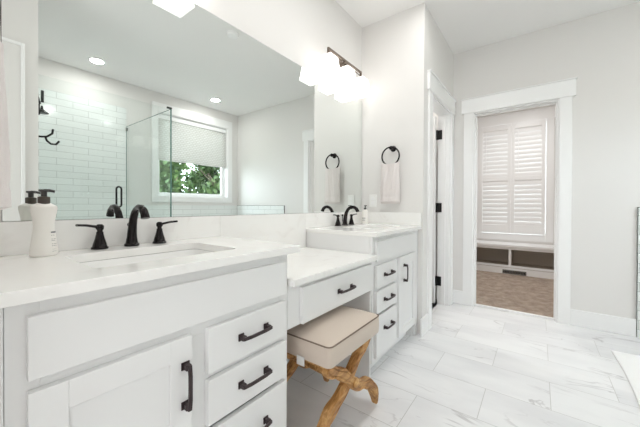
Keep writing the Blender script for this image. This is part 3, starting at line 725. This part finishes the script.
# ------------------------------------------------------------------ bath mat, tub
b = MB(); nx, ny = 26, 16
def matpt(u, v):
    x = 2.20+.82*u; y = -1.782-.55*v
    x += .05*v*max(0, (u-.6)/.4)   # far corner drawn out a little
    y += -.012*math.sin(PI*u*1.0)*(1-v)
    return x, y
top = [[b.bm.verts.new((*matpt(i/nx, j/ny), .022*min(1, 5*min(i/nx, 1-i/nx), 5*min(j/ny, 1-j/ny)+.25)+.004+.0015*random.random())) for j in range(ny+1)] for i in range(nx+1)]
bot = [[b.bm.verts.new((*matpt(i/nx, j/ny), .001)) for j in range(ny+1)] for i in range(nx+1)]
for i in range(nx):
    for j in range(ny):
        b.bm.faces.new((top[i][j], top[i+1][j], top[i+1][j+1], top[i][j+1])); b.bm.faces.new((bot[i][j], bot[i][j+1], bot[i+1][j+1], bot[i+1][j]))
for i in range(nx):
    for j in (0, ny): b.bm.faces.new((top[i][j], bot[i][j], bot[i+1][j], top[i+1][j]))
for j in range(ny):
    for i in (0, nx): b.bm.faces.new((top[i][j], top[i][j+1], bot[i][j+1], bot[i][j]))
tag(b.build('bath_mat', matm, None, smooth=True), 'white cotton bath mat on the floor at the right edge', 'bath mat')

tb = thing('bathtub', (2.6, -2.86, 0), 'white freestanding bathtub under the big window', 'bathtub')
b = MB(); rings = []
for (a, c, z_) in [(.60, .24, .001), (.66, .28, .02), (.74, .31, .30), (.80, .335, .54), (.81, .34, .56), (.795, .325, .565), (.77, .30, .55), (.70, .26, .30), (.60, .21, .14), (.45, .15, .12)]:
    rings.append([b.bm.verts.new((2.6+a*math.copysign(abs(math.cos(t))**.7, math.cos(t)), -2.86+c*math.copysign(abs(math.sin(t))**.7, math.sin(t)), z_)) for t in [2*PI*k/40 for k in range(40)]])
for a, c in zip(rings, rings[1:]):
    for i in range(40): b.bm.faces.new((a[i], a[(i+1) % 40], c[(i+1) % 40], c[i]))
b.bm.faces.new(rings[0][::-1]); b.bm.faces.new(rings[-1])
b.build('tub_shell', white, tb, smooth=True)
MB().lathe([(.03, .121), (.03, .125), (.01, .126)], 2.6, -2.86, 20).build('drain', bronze, tb, smooth=True)

# ------------------------------------------------------------------ shower
ys, xg, zc, zg = -1.97, 1.62, .10, 2.137
struct(MB().box(.4895, xg+.04, ys-.05, ys+.05, 0, zc).box(xg-.04, xg+.04, -WW+.0125, ys-.05, 0, zc).build('trim_shower_curb', white, None, .004), 'low white curb around the shower floor', 'shower curb')
gd = thing('shower_door', (.85, ys, zc), 'hinged clear glass shower door with black loop handle', 'shower door')
dp = B(.50, 1.202, ys-.005, ys+.005, zc+.012, zg).build('glass_panel', shower_glass, gd)
for sgn in (1,):
    zlo, zhi, hx = 1.046, 1.240, 1.098
    loop = []
    for k in range(9): a = PI*k/8; loop.append((hx+.021*math.cos(a), ys+.045, zhi-.021+.021*math.sin(a)))
    for k in range(9): a = PI+PI*k/8; loop.append((hx+.021*math.cos(a), ys+.045, zlo+.021+.021*math.sin(a)))
    MB().tube(loop, .0085, 10, closed=True).tube([(hx, ys+.0055, zhi-.003), (hx, ys+.045, zhi-.003)], .006, 8).tube([(hx, ys+.0055, zlo+.003), (hx, ys+.045, zlo+.003)], .006, 8).build('handle', black, gd, smooth=True)
for z_ in (.45, 1.85): MB().box(.4895, .545, ys-.012, ys+.012, z_-.045, z_+.045).build('hinge', black, gd, .002)
gp = thing('shower_glazing', (1.41, ys, zc), 'fixed clear glass panel between shower door and glass corner', 'shower glass', 'fixed shower glass panels')
B(1.208, xg-.006, ys-.005, ys+.005, zc+.001, zg).build('glass_panel', shower_glass, gp)
gr = thing('shower_glazing', (xg, -2.6, zc), 'glass return panel running from shower corner to the window wall', 'shower glass', 'fixed shower glass panels')
B(xg-.005, xg+.005, -WW+.014, ys-.007, zc+.001, zg).build('glass_panel', shower_glass, gr)
MB().box(xg-.0052, xg+.0052, ys-.0065, ys+.006, zc+.001, zg).build('glass_edge', glass_edge, gr)
MB().box(xg-.0052, xg+.0052, -WW+.014, ys-.011, zg+.0001, zg+.002).build('top_edge', glass_edge, gr)
B(xg-.045, xg+.007, ys-.010, ys+.010, zg+.0002, zg+.018).build('corner_clip', black, gr, .002)
B(xg-.010, xg+.010, -WW+.013, -WW+.045, 2.08, 2.12).build('wall_clip', chrome, gr, .002)
B(xg-.004, xg+.004, -WW+.0125, -WW+.0135, zc+.001, zg).build('wall_channel', glass_edge, gr)
shd = thing('rain_shower', (.489, -2.62, 2.0), 'black shower head on a wall arm inside the shower', 'shower head')
MB().lathe([(.03, 0), (.03, .008), (.012, .012)], 0, 0, 18, Matrix.Translation((.4892, -2.62, 2.19)) @ Matrix.Rotation(PI/2, 4, 'Y')).tube([(.495, -2.62, 2.19), (.60, -2.62, 2.19), (.64, -2.62, 2.12), (.655, -2.62, 2.06)], .009, 10).build('arm', black, shd, smooth=True)
MB().lathe([(.050, 1.972), (.053, 1.976), (.050, 1.982), (.012, 2.012), (.010, 2.03), (.006, 2.045)], .668, -2.62, 24).build('spray_head', black, shd, smooth=True)
MB().tube([(.668, -2.60, 2.190), (.668, -2.60, 2.075)], .012, 10).build('spray_bar', black, shd, smooth=True)
hk = thing('robe_hook', (.478, -1.72, 1.590), 'black double robe hook on the wall beside the shower', 'robe hook')
MB().lathe([(.022, 0), (.022, .006), (.008, .010)], 0, 0, 18, Matrix.Translation((.4775, -1.72, 1.585)) @ Matrix.Rotation(PI/2, 4, 'Y')).build('hook_base', black, hk, smooth=True)
MB().tube([(.484, -1.72, 1.585), (.51, -1.72, 1.585), (.545, -1.72, 1.592), (.575, -1.72, 1.620), (.58, -1.72, 1.655)], .0075, 10).tube([(.535, -1.72, 1.588), (.545, -1.725, 1.560), (.570, -1.73, 1.540), (.600, -1.735, 1.542), (.620, -1.74, 1.570)], .0075, 10).build('hook_arm', black, hk, smooth=True)

# ------------------------------------------------------------------ ceiling fittings
def downlight(x, y, label, power=0):
    t = thing('recessed_light', (x, y, CH), label, 'ceiling light', 'recessed ceiling lights')
    MB().lathe([(.085, CH-.0005), (.085, CH-.006), (.066, CH-.010)], x, y, 32).build('trim_ring', trimw, t, smooth=True)
    MB().lathe([(.064, CH-.0095), (.064, CH-.0125), (.01, CH-.013)], x, y, 32).build('diffuser', led, t, smooth=True)
    l = bpy.data.lights.new('downlight', 'AREA'); l.shape = 'DISK'; l.size = .12; l.energy = power; l.color = (1, .985, .96)
    o = bpy.data.objects.new('downlight', l); C.objects.link(o); o.parent = t; o.location = (0, 0, -.016)
    return t
downlight(1.167, -2.785, 'round recessed light reflected above the shower', 4)
downlight(2.716, -2.781, 'round recessed light reflected above the window', 4)
downlight(1.25, -.85, 'added unseen ceiling light brightening the near sink side of the room', 6)  # added where neither view nor mirror shows it, for more room light
downlight(2.15, -.80, 'added unseen ceiling light brightening the far sink side of the room', 2)  # second added light, hidden from view and mirror
sd = thing('smoke_detector', (1.778, -1.07, CH), 'faint round white detector on the ceiling near the light panel', 'smoke detector')
MB().lathe([(.06, CH-.0005), (.06, CH-.012), (.05, CH-.026), (.02, CH-.030)], 1.778, -1.07, 28).build('detector_body', trimw, sd, smooth=True)
cl_ = thing('recessed_light', (4.6, -1.15, CH), 'unseen light added in the carpeted room ceiling', 'ceiling light', 'recessed ceiling lights')  # added out of view to brighten the carpeted room
MB().lathe([(.085, CH-.0005), (.085, CH-.006), (.066, CH-.010)], 4.6, -1.15, 32).build('trim_ring', trimw, cl_, smooth=True)
MB().lathe([(.064, CH-.0095), (.064, CH-.0125), (.01, CH-.013)], 4.6, -1.15, 32).build('diffuser', led, cl_, smooth=True)
l = bpy.data.lights.new('downlight', 'AREA'); l.shape = 'DISK'; l.size = .12; l.energy = 11.5; l.color = (1, .985, .96)
o = bpy.data.objects.new('downlight', l); C.objects.link(o); o.parent = cl_; o.location = (0, 0, -.016)
cs = thing('recessed_light', (2.95, .35, CH), 'unseen light added in the small side room ceiling', 'ceiling light', 'recessed ceiling lights')  # unseen lamp added so the side doorway is not dark
MB().lathe([(.085, CH-.0005), (.085, CH-.006), (.066, CH-.010)], 2.95, .35, 32).build('trim_ring', trimw, cs, smooth=True)
MB().lathe([(.064, CH-.0095), (.064, CH-.0125), (.01, CH-.013)], 2.95, .35, 32).build('diffuser', led, cs, smooth=True)
l = bpy.data.lights.new('downlight', 'AREA'); l.shape = 'DISK'; l.size = .12; l.energy = 8; l.color = (1, .985, .96)
o = bpy.data.objects.new('downlight', l); C.objects.link(o); o.parent = cs; o.location = (0, 0, -.016)

# ------------------------------------------------------------------ outside
struct(B(-6, 16, -24, -3.4, -.5, -.4).build('ground', grass), 'green lawn outside the big window', 'lawn')
def tree(x, y, rx, rz, zc_, nleaf, label, seed):
    rd = random.Random(seed)
    t = thing('garden_tree', (x, y, -.4), label, 'tree', 'leafy trees outside the window')
    b = MB().tube([(x, y, -.395), (x+.05, y, .6), (x, y+.05, zc_)], [.12, .09, .05], 10)
    for k in range(7):
        a = 2*PI*k/7+rd.random(); b.tube([(x, y, .6+.2*k), (x+rx*.45*math.cos(a), y+rx*.45*math.sin(a), 1.1+.28*k), (x+rx*.8*math.cos(a), y+rx*.8*math.sin(a), 1.5+.3*k)], [.04, .025, .01], 6)
    b.build('trunk', bark, t, smooth=True)
    f = MB()
    cl = [(rd.uniform(-1, 1)*.75, rd.uniform(-1, 1)*.75, rd.uniform(-1, 1)*.85, rd.uniform(.16, .34)) for _ in range(46)]
    for _ in range(nleaf):
        c = rd.choice(cl)
        d = Vector((rd.gauss(0, 1), rd.gauss(0, 1), rd.gauss(0, 1))).normalized()*rd.random()**.4*c[3]
        p = Vector((x+(c[0]+d.x)*rx, y+(c[1]+d.y)*rx, zc_+(c[2]+d.z)*rz))
        a = Vector((rd.gauss(0, 1), rd.gauss(0, 1), rd.gauss(0, 1))).normalized(); b_ = a.orthogonal().normalized()
        L = rd.uniform(.07, .14); w_ = L*.45
        f.bm.faces.new([f.bm.verts.new(q) for q in (p-a*L, p+b_*w_, p+a*L, p-b_*w_)])
    f.build('foliage', leaf_m, t)
for i, (x, y, rx, rz, zc_, nl, lab) in enumerate([
    (3.7, -7.2, 1.15, 1.5, 1.6, 5200, 'nearest leafy tree outside the left part of the window'),
    (6.7, -8.2, 1.35, 1.6, 1.8, 5200, 'leafy tree outside the right part of the window'),
    (5.2, -12.0, 1.7, 2.2, 2.4, 5600, 'tall tree standing between and behind the two nearer ones'),
    (9.6, -12.5, 1.8, 2.2, 2.4, 5600, 'far tree seen at the right edge of the window')]):
    tree(x, y, rx, rz, zc_, nl, lab, 10+i)
